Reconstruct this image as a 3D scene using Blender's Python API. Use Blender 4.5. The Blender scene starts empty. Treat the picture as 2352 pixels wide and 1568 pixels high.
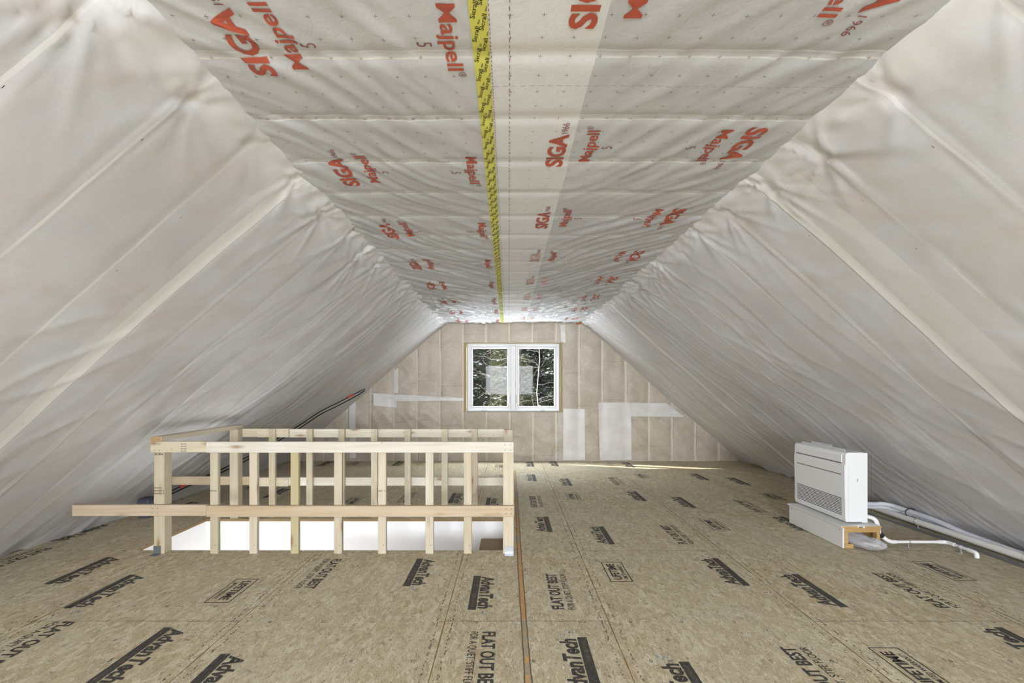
import bpy, bmesh, math, random
from mathutils import Vector, Matrix, noise as N
random.seed(7)
S = bpy.context.scene
COL = S.collection

# ---------------------------------------------------------------- camera, sky, lights, exposure
F = 1094.0                                   # focal length in pixels of the 2352 px wide frame
cam = bpy.data.cameras.new('camera'); camo = bpy.data.objects.new('camera', cam); COL.objects.link(camo)
camo.location = (0, 0, 1.40); camo.rotation_euler = (math.pi/2, 0, 0)
cam.sensor_width = 36; cam.lens = F/2352*36
cam.shift_x = 7/2352; cam.shift_y = -101/2352*-1
cam.clip_start = .05; cam.clip_end = 300
S.camera = camo
S.view_settings.view_transform = 'Standard'; S.view_settings.look = 'None'
S.view_settings.exposure = 0.14; S.view_settings.gamma = 1; S.view_settings.use_curve_mapping = False
W = bpy.data.worlds.new('sky'); S.world = W; W.use_nodes = True
wb = W.node_tree.nodes['Background']; wb.inputs[0].default_value = (.80, .89, 1, 1); wb.inputs[1].default_value = .9

def light(name, kind, loc, rot, energy, color=(1,1,1), **kw):
    l = bpy.data.lights.new(name, kind); o = bpy.data.objects.new(name, l); COL.objects.link(o)
    l.energy = energy; l.color = color; o.location = loc; o.rotation_euler = rot
    for k, v in kw.items(): setattr(l, k, v)
    return o
SUN = Vector((1.45, -.46, -1.0)).normalized()
so = light('sun', 'SUN', (0, 20, 20), (0,0,0), 12, (1, .95, .87), angle=.009)
so.rotation_mode = 'QUATERNION'; so.rotation_quaternion = SUN.to_track_quat('-Z', 'Y')
# daylight through the big glazed opening in the gable behind the camera
light('rear_window_daylight', 'AREA', (.02, -5.62, 1.66), (math.pi/2, 0, 0), 630, (.89, .925, 1), shape='RECTANGLE', size=2.3, size_y=1.4)
# lamp in the finished stair hall below
light('stair_hall_lamp', 'AREA', (-1.7, 4.10, -1.55), (math.pi/2, 0, 0), 62, (.98, .99, 1), shape='RECTANGLE', size=2.8, size_y=.7)
# added fill lamp under the eave outside the far window, imitating skylight
light('far_window_fill', 'AREA', (.08, 9.32, 2.80), (math.radians(-74), 0, 0), 330, (.86, .92, 1), shape='RECTANGLE', size=1.9, size_y=.7)
light('snow_bounce_fill', 'AREA', (.08, 9.42, .32), (math.radians(-118), 0, 0), 170, (.86, .92, 1), shape='RECTANGLE', size=1.9, size_y=.8)  # added lamp hidden below the sill, imitates light thrown up by snow

# ---------------------------------------------------------------- helpers
def mat(name, base=(.8,.8,.8), rough=.6, **kw):
    m = bpy.data.materials.new(name); m.use_nodes = True
    b = m.node_tree.nodes['Principled BSDF']
    b.inputs['Base Color'].default_value = (*base, 1); b.inputs['Roughness'].default_value = rough
    for k, v in kw.items(): b.inputs[k.replace('_', ' ')].default_value = v
    return m
class NT:
    def __init__(s, m): s.m = m; s.t = m.node_tree; s.b = s.t.nodes['Principled BSDF']
    def n(s, typ, **kw):
        x = s.t.nodes.new(typ)
        for k, v in kw.items(): setattr(x, k, v)
        return x
    def l(s, a, b): s.t.links.new(a, b)
    def coord(s, which='Object', scale=(1,1,1), loc=(0,0,0)):
        c = s.n('ShaderNodeTexCoord'); mp = s.n('ShaderNodeMapping')
        mp.inputs['Scale'].default_value = scale; mp.inputs['Location'].default_value = loc
        s.l(c.outputs[which], mp.inputs[0]); return mp.outputs[0]
    def noise(s, vec, scale, detail=3, rough=.5, dist=0):
        x = s.n('ShaderNodeTexNoise'); x.inputs['Scale'].default_value = scale; x.inputs['Detail'].default_value = detail
        x.inputs['Roughness'].default_value = rough; x.inputs['Distortion'].default_value = dist
        s.l(vec, x.inputs['Vector']); return x.outputs[0]
    def ramp(s, fac, stops, interp='LINEAR'):
        r = s.n('ShaderNodeValToRGB'); r.color_ramp.interpolation = interp
        while len(r.color_ramp.elements) < len(stops): r.color_ramp.elements.new(.5)
        for e, (p, c) in zip(r.color_ramp.elements, stops):
            e.position = p; e.color = (*c, 1) if isinstance(c, tuple) else (c, c, c, 1)
        s.l(fac, r.inputs[0]); return r.outputs[0]
    def mix(s, fac, a, b, mode='MIX'):
        x = s.n('ShaderNodeMix', data_type='RGBA', blend_type=mode)
        for i, v in ((0, fac), (6, a), (7, b)):
            if isinstance(v, tuple): x.inputs[i].default_value = (*v, 1)
            elif isinstance(v, (int, float)): x.inputs[i].default_value = v
            else: s.l(v, x.inputs[i])
        return x.outputs[2]
    def math(s, op, a, b=0.0, c=0.0):
        x = s.n('ShaderNodeMath', operation=op)
        for i, v in enumerate((a, b, c)):
            if isinstance(v, (int, float)): x.inputs[i].default_value = v
            else: s.l(v, x.inputs[i])
        return x.outputs[0]
    def bump(s, h, strength=.3, dist=.002):
        x = s.n('ShaderNodeBump'); x.inputs['Strength'].default_value = strength; x.inputs['Distance'].default_value = dist
        s.l(h, x.inputs['Height']); s.l(x.outputs[0], s.b.inputs['Normal'])
    def base(s, c): s.l(c, s.b.inputs['Base Color'])

class MB:
    """collects faces; build() links ONE mesh object"""
    def __init__(s): s.v = []; s.f = []; s.mi = []; s.sm = []
    def add(s, vs, fs, mi=0, smooth=False):
        k = len(s.v); s.v += [tuple(v) for v in vs]
        for f in fs: s.f.append(tuple(i+k for i in f)); s.mi.append(mi); s.sm.append(smooth)
        return s
    def box(s, a, b, mi=0, bev=.0025, M=None):
        x0,y0,z0 = a; x1,y1,z1 = b
        e = min(bev, (x1-x0)*.3, (y1-y0)*.3, (z1-z0)*.3)
        if e <= 0:
            vs = [(x,y,z) for z in (z0,z1) for x,y in ((x0,y0),(x1,y0),(x1,y1),(x0,y1))]
            fs = [(3,2,1,0),(4,5,6,7),(0,1,5,4),(1,2,6,5),(2,3,7,6),(3,0,4,7)]
            if M: vs = [M @ Vector(v) for v in vs]
            return s.add(vs, fs, mi)
        bm = bmesh.new(); bmesh.ops.create_cube(bm, size=1)
        for v in bm.verts: v.co = Vector(((x0+x1)/2+v.co.x*(x1-x0), (y0+y1)/2+v.co.y*(y1-y0), (z0+z1)/2+v.co.z*(z1-z0)))
        bmesh.ops.bevel(bm, geom=bm.edges[:], offset=e, segments=1, affect='EDGES')
        return s.bm(bm, mi, M)
    def bm(s, bm, mi=0, M=None, smooth=False):
        bm.verts.ensure_lookup_table(); bm.verts.index_update()
        vs = [(M @ v.co) if M else v.co.copy() for v in bm.verts]; fs = [[v.index for v in f.verts] for f in bm.faces]
        bm.free(); return s.add(vs, fs, mi, smooth)
    def tube(s, pts, r, mi=0, seg=12, caps=True):
        pts = [Vector(p) for p in pts]; n = len(pts); rs = r if isinstance(r, (list, tuple)) else [r]*n
        up = None; vs = []; fs = []
        for i, p in enumerate(pts):
            t = (pts[min(i+1,n-1)] - pts[max(i-1,0)]).normalized()
            if up is None: up = t.orthogonal().normalized()
            up = (up - t*up.dot(t)).normalized(); w = t.cross(up)
            for k in range(seg):
                a = 2*math.pi*k/seg; vs.append(p + (up*math.cos(a) + w*math.sin(a))*rs[i])
        for i in range(n-1):
            for k in range(seg):
                fs.append((i*seg+k, i*seg+(k+1)%seg, (i+1)*seg+(k+1)%seg, (i+1)*seg+k))
        s.add(vs, fs, mi, True)
        if caps: s.add(vs[:seg], [tuple(range(seg))[::-1]], mi); s.add(vs[-seg:], [tuple(range(seg))], mi)
        return s
    def build(s, name, mats, parent=None, origin=None):
        o0 = Vector(origin) if origin is not None else (parent['_o'] if parent is not None else Vector((0,0,0)))
        o0 = Vector(o0)
        me = bpy.data.meshes.new(name); me.from_pydata([tuple(Vector(v)-o0) for v in s.v], [], s.f)
        if not isinstance(mats, (list, tuple)): mats = [mats]
        for m in mats: me.materials.append(m)
        me.polygons.foreach_set('material_index', s.mi); me.polygons.foreach_set('use_smooth', s.sm); me.update()
        o = bpy.data.objects.new(name, me); COL.objects.link(o)
        if parent is not None: o.parent = parent
        else: o.location = o0
        o['_o'] = o0
        return o
def curve_pts(P, n=8):
    """Catmull-Rom through P"""
    P = [Vector(p) for p in P]; out = []
    for i in range(len(P)-1):
        a, b, c, d = P[max(i-1,0)], P[i], P[i+1], P[min(i+2,len(P)-1)]
        for k in range(n):
            t = k/n; out.append(.5*((2*b)+(c-a)*t+(2*a-5*b+4*c-d)*t*t+(3*b-a-3*c+d)*t**3))
    return out+[P[-1]]
def root(name, loc, label, cat, group=None):
    o = bpy.data.objects.new(name, None); COL.objects.link(o); o.location = loc; o['_o'] = Vector(loc)
    o.empty_display_size = .1
    return tag(o, label, cat, group)
def tag(o, label, cat, group=None):
    o['label'] = label; o['category'] = cat
    if group: o['group'] = group
    return o
def struct(o): o['kind'] = 'structure'; return o

_tc = {}
def text2d(s, h, width=None, bold=0.0, sx=1.0, cut=0.0, shear=0.0):
    """letter outlines filled in 2D: cap height h, centred at 0; returns verts, faces"""
    key = (s, h, width, bold, sx, cut, shear)
    if key in _tc: return _tc[key]
    cu = bpy.data.curves.new('t', 'FONT'); cu.body = s; cu.size = 1; cu.offset = bold; cu.resolution_u = 3; cu.shear = shear
    cu.fill_mode = 'FRONT' if hasattr(cu, 'fill_mode') else 'BOTH'
    o = bpy.data.objects.new('t', cu); COL.objects.link(o)
    dg = bpy.context.evaluated_depsgraph_get(); me = o.evaluated_get(dg).to_mesh()
    bm = bmesh.new(); bm.from_mesh(me); o.evaluated_get(dg).to_mesh_clear()
    bpy.data.objects.remove(o); bpy.data.curves.remove(cu)
    x0 = min(v.co.x for v in bm.verts); x1 = max(v.co.x for v in bm.verts)
    k = h/.73; kx = (width/(x1-x0)) if width else k*sx
    for v in bm.verts: v.co = Vector(((v.co.x-(x0+x1)/2)*kx, (v.co.y-.365)*k, 0))
    if cut:
        for ax in (0, 1):
            lo = min(v.co[ax] for v in bm.verts); hi = max(v.co[ax] for v in bm.verts); c = math.floor(lo/cut)*cut
            while c < hi:
                p = Vector((0,0,0)); p[ax] = c; nn = Vector((0,0,0)); nn[ax] = 1
                bmesh.ops.bisect_plane(bm, geom=bm.verts[:]+bm.edges[:]+bm.faces[:], plane_co=p, plane_no=nn); c += cut
    bm.verts.index_update()
    r = ([v.co.copy() for v in bm.verts], [[v.index for v in f.verts] for f in bm.faces]); bm.free()
    _tc[key] = r; return r
def stamp(mb, tv, pos, xd, ud, mi, height=lambda x, y: 0.0):
    vs, fs = tv; out = []
    for v in vs:
        x = pos[0]+xd[0]*v.x+ud[0]*v.y; y = pos[1]+xd[1]*v.x+ud[1]*v.y
        out.append((x, y, height(x, y)))
    mb.add(out, fs, mi)
def quad2(mb, cx, cy, hx, hy, xd, ud, mi, height, du=0.0, dv=0.0):
    """rectangle in the stamp's frame; (du,dv) offset in that frame"""
    out = []
    for a, b in ((-1,-1),(1,-1),(1,1),(-1,1)):
        u = du+a*hx; v = dv+b*hy
        x = cx+xd[0]*u+ud[0]*v; y = cy+xd[1]*u+ud[1]*v; out.append((x, y, height(x, y)))
    mb.add(out, [(0,1,2,3)], mi)

# ---------------------------------------------------------------- materials
def film_mat(name, c_white, c_grey, c_tan, tan_amt=.5, scale=1.0, rough=.42):
    m = mat(name, c_white, rough); t = NT(m)
    co = t.coord('Object')
    big = t.noise(co, 1.1*scale, 4, .55, .4); mid = t.noise(co, 3.2*scale, 5, .6, .8)
    a = t.mix(t.ramp(big, [(.38, 0.0), (.68, 1.0)]), c_white, c_grey)
    b = t.mix(t.math('MULTIPLY', t.ramp(mid, [(.42, 0.0), (.72, 1.0)]), tan_amt), a, c_tan)
    fib = t.noise(t.coord('Object', (14, 14, 60)), 3, 4, .7)
    c = t.mix(.10, b, t.ramp(fib, [(.3, .25), (.7, 1.0)]), 'MULTIPLY')
    t.base(c)
    w = t.noise(t.coord('Object', (1, 1, 1)), 26, 4, .6, 1.2)
    t.bump(w, .14, .004)
    m.node_tree.nodes['Principled BSDF'].inputs['Specular IOR Level'].default_value = .45
    return m, t, c
M_left, tl, cl = film_mat('vapour_film_left', (.785,.80,.835), (.655,.67,.70), (.70,.64,.62), .75)
M_right, tr, cr = film_mat('vapour_film_right', (.785,.80,.83), (.665,.68,.70), (.70,.645,.605), .75)
def seam_bands(t, c, bands, col=(.95,.95,.94)):
    """whiter double layers of film along given Y positions (overlap laps and rafters)"""
    sep = t.n('ShaderNodeSeparateXYZ'); t.l(t.n('ShaderNodeTexCoord').outputs['Object'], sep.inputs[0])
    wob = t.noise(t.coord('Object', (1,.3,1)), 1.3, 2)
    lmod = t.ramp(t.noise(t.coord('Object', (1.2,6,1.2)), 1.0, 3), [(.38,.12),(.6,1.0)])
    for y, w, amt in bands:
        d = t.math('ABSOLUTE', t.math('SUBTRACT', t.math('ADD', sep.outputs[1], t.math('MULTIPLY', t.math('SUBTRACT', wob, .5), .06)), y))
        f = t.math('MULTIPLY', t.math('LESS_THAN', d, w), max(amt, 0))
        if w < .02 and amt > 0: f = t.math('MULTIPLY', f, lmod)
        c = t.mix(f, c, col)
        if amt < 0:
            c = t.mix(t.math('MULTIPLY', t.math('LESS_THAN', d, w), -amt), c, (.36,.345,.33))
    hi = t.ramp(t.math('ADD', sep.outputs[2], t.math('MULTIPLY', t.noise(t.coord('Object'), 3.0, 3), .12)), [(.0,0.0),(1.0,0.0)])
    mr = t.n('ShaderNodeMapRange'); mr.inputs['From Min'].default_value = 2.49; mr.inputs['From Max'].default_value = 2.56
    t.l(t.math('ADD', sep.outputs[2], t.math('MULTIPLY', t.noise(t.coord('Object'), 3.0, 3), .10)), mr.inputs['Value'])
    c = t.mix(t.math('MULTIPLY', mr.outputs[0], .5), c, (.91,.92,.945))
    t.base(c)
RAF = .434; R0 = 2.675
bl = [(R0, .055, .85), (R0+.060, .004, -.55), (R0-.035, .11, .25), (1.0, .06, .5)] + [(R0+RAF*k, .0085, .8) for k in range(-3, 14) if k]
br = [(R0+.01, .035, .85), (R0+.052, .004, -.6), (R0-.14, .12, .35), (6.62, .035, .75), (4.75, .02, .5)] + [(R0+RAF*k, .0085, .75) for k in range(-3, 14) if k]
seam_bands(tl, cl, bl); seam_bands(tr, cr, br)

# ceiling membrane: grey single layer, whiter double layer beside the tape
M_ceil = mat('ceiling_membrane', (.7,.7,.69), .38); t = NT(M_ceil)
sep = t.n('ShaderNodeSeparateXYZ'); t.l(t.n('ShaderNodeTexCoord').outputs['Object'], sep.inputs[0])
X, Y = sep.outputs[0], sep.outputs[1]
big = t.noise(t.coord('Object'), 1.4, 4, .6, .5)
c = t.mix(t.ramp(big, [(.35, 0.0), (.7, 1.0)]), (.68,.695,.725), (.56,.572,.595))
wob = t.math('MULTIPLY', t.math('SUBTRACT', t.noise(t.coord('Object', (0,1,0)), .8, 3), .5), .05)
Xw = t.math('ADD', X, wob)
inside = t.math('MULTIPLY', t.math('GREATER_THAN', Xw, -.12), t.math('LESS_THAN', Xw, .312))
c = t.mix(t.math('MULTIPLY', inside, .85), c, (.88,.89,.905))
# joists showing through as pale lines every 0.404 m (double line = both edges of a joist)
fr = t.math('FRACT', t.math('DIVIDE', t.math('ADD', Y, -1.684+4.04+.02), .404))
l1 = t.math('MULTIPLY', t.math('LESS_THAN', fr, .10), t.math('GREATER_THAN', t.noise(t.coord('Object'), 2.0, 2), .40))
e1 = t.math('LESS_THAN', fr, .022); e2 = t.math('MULTIPLY', t.math('GREATER_THAN', fr, .085), t.math('LESS_THAN', fr, .107))
c = t.mix(t.math('MULTIPLY', l1, .22), c, (.85,.85,.83))
c = t.mix(t.math('MULTIPLY', t.math('ADD', e1, e2), .6), c, (.92,.92,.90))
fib = t.noise(t.coord('Object', (1,1,1)), 90, 3, .7)
c = t.mix(.12, c, t.ramp(fib, [(.3,.4),(.7,1.0)]), 'MULTIPLY')
t.base(c); t.bump(t.noise(t.coord('Object', (1,1,1)), 22, 4, .6, 1.0), .3, .004)
M_red = mat('red_print', (.50,.10,.055), .5); M_dark_red = mat('thin_red_print', (.30,.11,.10), .55)
M_cross = mat('small_red_grey_print', (.20,.10,.09), .6); M_pink = mat('faded_print', (.70,.42,.39), .5)
M_tape = mat('yellow_tape', (.72,.70,.13), .42); M_black = mat('black_print', (.02,.02,.018), .6)

# far gable: film over tan batts
M_gable = mat('gable_film', (.6,.5,.42), .45); t = NT(M_gable)
co = t.coord('Object'); n1 = t.noise(co, 2.6, 6, .65, .8); n2 = t.noise(co, 30, 4, .7)
c = t.mix(t.ramp(n1, [(.33,0.0),(.7,1.0)]), (.53,.46,.36), (.69,.63,.53))
c = t.mix(.32, c, t.ramp(n2, [(.3,.45),(.65,1.0)]), 'MULTIPLY')
sep = t.n('ShaderNodeSeparateXYZ'); t.l(t.n('ShaderNodeTexCoord').outputs['Object'], sep.inputs[0])
wob = t.math('MULTIPLY', t.math('SUBTRACT', t.noise(t.coord('Object', (.4,.4,1)), 1.2, 2), .5), .10)
fr = t.math('FRACT', t.math('ADD', t.math('DIVIDE', t.math('ADD', sep.outputs[0], 10.0+.78), .431), wob))
st = t.math('MULTIPLY', t.math('LESS_THAN', fr, .085), .62)
c = t.mix(st, c, (.80,.73,.62))
ed = t.math('MULTIPLY', t.math('MULTIPLY', t.math('GREATER_THAN', fr, .085), t.math('LESS_THAN', fr, .105)), t.ramp(t.noise(co, 2.2, 2), [(.45,0.0),(.6,.8)]))
c = t.mix(ed, c, (.25,.20,.16))
# joints between stacked batts
wn = t.n('ShaderNodeTexWhiteNoise', noise_dimensions='1D'); t.l(t.math('FLOOR', t.math('DIVIDE', t.math('ADD', sep.outputs[0], 10.0+.78), .431)), wn.inputs['W']); ng = wn.outputs['Value']
fz = t.math('FRACT', t.math('ADD', t.math('DIVIDE', sep.outputs[2], .72), t.math('MULTIPLY', ng, 3.0)))
c = t.mix(t.math('MULTIPLY', t.math('LESS_THAN', t.math('ADD', fz, t.math('MULTIPLY', t.math('SUBTRACT', n1, .5), .08)), .012), .4), c, (.30,.25,.20))
t.base(c); t.bump(t.noise(co, 16, 4, .6, 1.5), .4, .006)
M_patch = mat('film_patch', (.80,.78,.76), .4); t = NT(M_patch)
t.base(t.mix(t.ramp(t.noise(t.coord('Object'), 5, 5, .6), [(.35,0.0),(.7,1.0)]), (.84,.83,.815), (.74,.71,.68)))

def wood(name, axis, c1, c2, c3=(.30,.17,.08), knot=True):
    m = mat(name, c1, .62); t = NT(m)
    sc = [22, 22, 22]; sc[axis] = 1.1
    info = t.n('ShaderNodeObjectInfo')
    add = t.n('ShaderNodeVectorMath', operation='ADD'); t.l(t.coord('Object', tuple(sc)), add.inputs[0])
    cmb = t.n('ShaderNodeCombineXYZ')
    for i in range(3): t.l(t.math('MULTIPLY', info.outputs['Random'], 37.0+i*11), cmb.inputs[i])
    t.l(cmb.outputs[0], add.inputs[1])
    g = t.noise(add.outputs[0], 1.0, 5, .6, 1.1)
    c = t.mix(t.ramp(g, [(.3,0.0),(.52,.45),(.72,1.0)]), c1, c2)
    big = t.noise(t.coord('Object'), 2.5, 3)
    c = t.mix(t.math('MULTIPLY', t.ramp(big, [(.4,0.0),(.75,1.0)]), .35), c, (c2[0]*.9, c2[1]*.82, c2[2]*.68))
    hue = t.ramp(info.outputs['Random'], [(0, (1,.97,.90)), (.35, (.97,.98,.86)), (.6, (1,.93,.84)), (1, (1,1,1))])
    c = t.mix(.45, c, hue, 'MULTIPLY')
    if knot:
        v = t.n('ShaderNodeTexVoronoi'); v.inputs['Scale'].default_value = 1.0
        s2 = [9, 9, 9]; s2[axis] = 2.6; a2 = t.n('ShaderNodeVectorMath', operation='ADD')
        t.l(t.coord('Object', tuple(s2)), a2.inputs[0]); t.l(cmb.outputs[0], a2.inputs[1]); t.l(a2.outputs[0], v.inputs['Vector'])
        c = t.mix(t.math('MULTIPLY', t.ramp(v.outputs['Distance'], [(.06,1.0),(.13,.45),(.22,0.0)]), .85), c, c3)
    t.base(c); t.bump(g, .2, .001)
    return m
PINE1, PINE2 = (.72,.665,.54), (.56,.49,.36)
M_wx = wood('pine_along_x', 0, PINE1, PINE2); M_wy = wood('pine_along_y', 1, PINE1, PINE2); M_wz = wood('pine_along_z', 2, (.63,.575,.45), (.47,.41,.29))
M_wtan = wood('tan_spruce', 0, (.62,.515,.38), (.46,.355,.23)); M_wwhite = wood('white_pine', 0, (.76,.735,.66), (.62,.575,.47))
M_wyel = wood('yellow_green_pine', 2, (.56,.51,.33), (.45,.40,.23))
M_walt = wood('light_pine_upright', 2, (.69,.64,.52), (.53,.465,.34))
M_end = mat('end_grain', (.42,.27,.12), .8)
M_screw = mat('screw_head', (.05,.045,.04), .5, Metallic=.4); M_ink = mat('lumber_stamp_ink', (.10,.09,.07), .8)
M_galv = mat('galvanised_steel', (.50,.52,.54), .4, Metallic=.7); M_greymetal = mat('dark_bracket', (.18,.20,.21), .5, Metallic=.4)
M_dry = mat('white_drywall', (.90,.90,.90), .75)
M_rough = mat('rough_opening_wood', (.46,.34,.17), .7)

# sub-floor panels: pressed flakes running mostly along the room
M_osb = mat('subfloor_panel', (.4,.33,.22), .55); t = NT(M_osb)
co = t.coord('Object', (1,.42,1)); dcoord = t.n('ShaderNodeVectorMath', operation='ADD')
warp = t.n('ShaderNodeTexNoise'); warp.inputs['Scale'].default_value = 9; warp.inputs['Detail'].default_value = 2; t.l(co, warp.inputs['Vector'])
wm = t.n('ShaderNodeVectorMath', operation='SCALE'); wm.inputs['Scale'].default_value = .10; t.l(warp.outputs['Color'], wm.inputs[0])
t.l(co, dcoord.inputs[0]); t.l(wm.outputs[0], dcoord.inputs[1]); D = dcoord.outputs[0]
v = t.n('ShaderNodeTexVoronoi'); v.inputs['Scale'].default_value = 38; t.l(D, v.inputs['Vector'])
vs_ = t.n('ShaderNodeSeparateColor'); t.l(v.outputs['Color'], vs_.inputs[0])
v2 = t.n('ShaderNodeTexVoronoi'); v2.inputs['Scale'].default_value = 17; t.l(D, v2.inputs['Vector'])
vs2 = t.n('ShaderNodeSeparateColor'); t.l(v2.outputs['Color'], vs2.inputs[0])
c = t.mix(vs_.outputs[0], (.43,.355,.21), (.70,.635,.455))
c = t.mix(t.ramp(vs2.outputs[0], [(.74,0.0),(.76,.5)]), c, (.50,.38,.205))
n0 = t.noise(t.coord('Object', (1,.6,1)), 4.5, 5, .65); c = t.mix(t.ramp(n0, [(.42,0.0),(.75,.45)]), c, (.42,.33,.20))
ngy = t.noise(t.coord('Object'), 1.1, 3); c = t.mix(t.ramp(ngy, [(.35,.0),(.65,.4)]), c, (.56,.53,.41))
f1 = t.noise(t.coord('Object', (1,.22,1)), 120, 3, .65, 1.6)
c = t.mix(t.ramp(f1, [(.58,0.0),(.68,.7)]), c, (.22,.16,.085))
f3 = t.noise(t.coord('Object', (1,.25,1), (3,7,1)), 75, 3, .6, 2.0)
c = t.mix(t.ramp(f3, [(.55,0.0),(.66,.7)]), c, (.78,.72,.58))
f2 = t.noise(t.coord('Object', (1,.30,1), (9,2,4)), 34, 4, .6, 2.2)
c = t.mix(t.ramp(f2, [(.64,0.0),(.69,.8)]), c, (.15,.11,.065))
for sc_, lo, wd, cc, am, off in ((26, .5, .010, (.25,.185,.10), .8, 0), (19, .47, .010, (.20,.145,.08), .8, 5), (23, .53, .014, (.80,.74,.60), .75, 9), (40, .5, .018, (.30,.22,.12), .6, 14)):
    nn = t.noise(t.coord('Object', (1,.42,1), (off,off*2,0)), sc_, 3, .6, 1.4)
    ln = t.math('LESS_THAN', t.math('ABSOLUTE', t.math('SUBTRACT', nn, lo)), wd)
    mk_ = t.ramp(t.noise(t.coord('Object', (1,.6,1), (off*3,off,0)), 30, 3, .6), [(.50,0.0),(.60,am)])
    c = t.mix(t.math('MULTIPLY', ln, mk_), c, cc)
dirt = t.noise(t.coord('Object', (1,1,1), (5,1,0)), 3.1, 6, .7)
c = t.mix(t.ramp(dirt, [(.64,0.0),(.74,.45)]), c, (.22,.21,.18))
t.base(c); t.bump(f1, .25, .001)
M_osb.node_tree.nodes['Principled BSDF'].inputs['Specular IOR Level'].default_value = .35
M_seam = mat('panel_seam', (.26,.17,.07), .8); M_seam2 = mat('fine_seam', (.22,.17,.10), .8)
M_inkf = mat('floor_ink', (.045,.043,.042), .6)
t = NT(M_inkf); n = t.noise(t.coord('Object', (1,.4,1)), 70, 4, .7); t.base(t.ramp(n, [(.50,(.04,.038,.036)),(.64,(.10,.09,.07)),(.74,(.42,.35,.24))]))
M_inkl = mat('light_floor_ink', (.16,.13,.09), .7); M_inkb = mat('blue_ink', (.24,.33,.42), .7)

# ---------------------------------------------------------------- floor, with the stair opening
HX0, HX1, HY0, HY1 = -3.17, -.03, 4.05, 4.99
fl = MB()
def frect(x0, y0, x1, y1, z=0.0, mi=0): fl.add([(x0,y0,z),(x1,y0,z),(x1,y1,z),(x0,y1,z)], [(0,1,2,3)], mi)
FX0, FX1, FY0, FY1 = -4.9, 4.9, -5.55, 8.95
frect(FX0, FY0, FX1, HY0); frect(FX0, HY1, FX1, FY1); frect(FX0, HY0, HX0, HY1); frect(HX1, HY0, FX1, HY1)
th = .022                                    # cut edge of the sheet around the opening
for a, b in (((HX0,HY0),(HX1,HY0)), ((HX1,HY0),(HX1,HY1)), ((HX1,HY1),(HX0,HY1)), ((HX0,HY1),(HX0,HY0))):
    fl.add([(a[0],a[1],0),(a[0],a[1],-th),(b[0],b[1],-th),(b[0],b[1],0)], [(0,1,2,3)], 1)
def hole(x, y, m=.03): return HX0-m < x < HX1+m and HY0-m < y < HY1+m
ZS, ZI = .0006, .0012
def seamline(x0, y0, x1, y1, w, mi):
    n = max(1, int(math.hypot(x1-x0, y1-y0)/.1))
    for i in range(n):
        a, b = i/n, (i+1)/n; xa, ya, xb, yb = x0+(x1-x0)*a, y0+(y1-y0)*a, x0+(x1-x0)*b, y0+(y1-y0)*b
        if hole(xa, ya) or hole(xb, yb): continue
        ww = w*random.uniform(.6, 1.3)
        if abs(xb-xa) > abs(yb-ya): fl.add([(xa,ya-ww/2,ZS),(xb,yb-ww/2,ZS),(xb,yb+ww/2,ZS),(xa,ya+ww/2,ZS)], [(0,1,2,3)], mi)
        else: fl.add([(xa-ww/2,ya,ZS),(xa+ww/2,ya,ZS),(xb+ww/2,yb,ZS),(xb-ww/2,yb,ZS)], [(0,1,2,3)], mi)
SX = [-4.04, -2.82, -1.60, -.38, .09, .592, 1.81, 3.03, 4.25]
for x in SX:
    if x != .09: seamline(x, FY0, x, FY1, .0065, 1)
end_even = [.40, 2.83, 5.26, 7.70]; end_odd = [-.8, 1.62, 4.04, 6.48]
for (x0, x1, L) in ((-4.9,-4.04,end_odd),(-4.04,-2.82,end_odd),(-2.82,-1.6,end_even),(-1.6,-.38,end_odd),(-.38,.09,end_even),(.09,.592,end_even),(.592,1.81,end_odd),(1.81,3.03,end_even),(3.03,4.25,end_odd)):
    for y in L: seamline(x0, y, x1, y, .004, 2)
# dash rows of edge print beside the long seams, nailing marks
for x in SX:
    if x == .09: continue
    for side in (-1, 1):
        y = .8
        while y < 8.8:
            y += random.uniform(.008, .03)
            ln = random.uniform(.005, .02)
            if random.random() < .62 and not hole(x, y):
                xx = x+side*(.042+random.uniform(-.006,.006)); fl.add([(xx-.003,y,ZI),(xx+.003,y,ZI),(xx+.003,y+ln,ZI),(xx-.003,y+ln,ZI)], [(0,1,2,3)], 4)
def ring(cx, cy, r, n, mi, rot=0):
    vs = []; 
    for k in range(n):
        a = rot+2*math.pi*k/n
        vs += [(cx+math.cos(a)*r*.8, cy+math.sin(a)*r, ZI), (cx+math.cos(a)*(r-.004)*.8, cy+math.sin(a)*(r-.004), ZI)]
    fl.add(vs, [(2*k, 2*k+1, (2*k+3)%(2*n), (2*k+2)%(2*n)) for k in range(n)], mi)
row = 0; y = 1.42
while y < 8.5:
    x = -4.0+(row % 2)*.15
    while x < 4.2:
        if random.random() < .5 and not hole(x, y, .06):
            ring(x+random.uniform(-.01,.01), y, .010+random.random()*.003, 4 if row % 4 == 2 else 10, 4 if random.random() < .5 else 3, math.pi/4)
        if random.random() < .18 and not hole(x+.1, y, .06):
            fl.add([(x+.08,y-.002,ZI),(x+.11,y-.002,ZI),(x+.11,y+.002,ZI),(x+.08,y+.002,ZI)], [(0,1,2,3)], 3)
        x += .305
    y += .2; row += 1
for _ in range(90):                          # gouges, black scuffs
    x = random.uniform(-3.9, 3.9); y = random.uniform(1.3, 8); 
    if hole(x, y, .1): continue
    l = random.uniform(.01,.05); w = random.uniform(.001,.003); dx = random.uniform(-.01,.01)
    fl.add([(x,y,ZI),(x+w,y+.2*l,ZI),(x+dx+w*.3,y+l,ZI),(x-w*.6,y+.5*l,ZI)], [(0,1,2,3)], 3)
flat = lambda x, y: ZI
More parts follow.
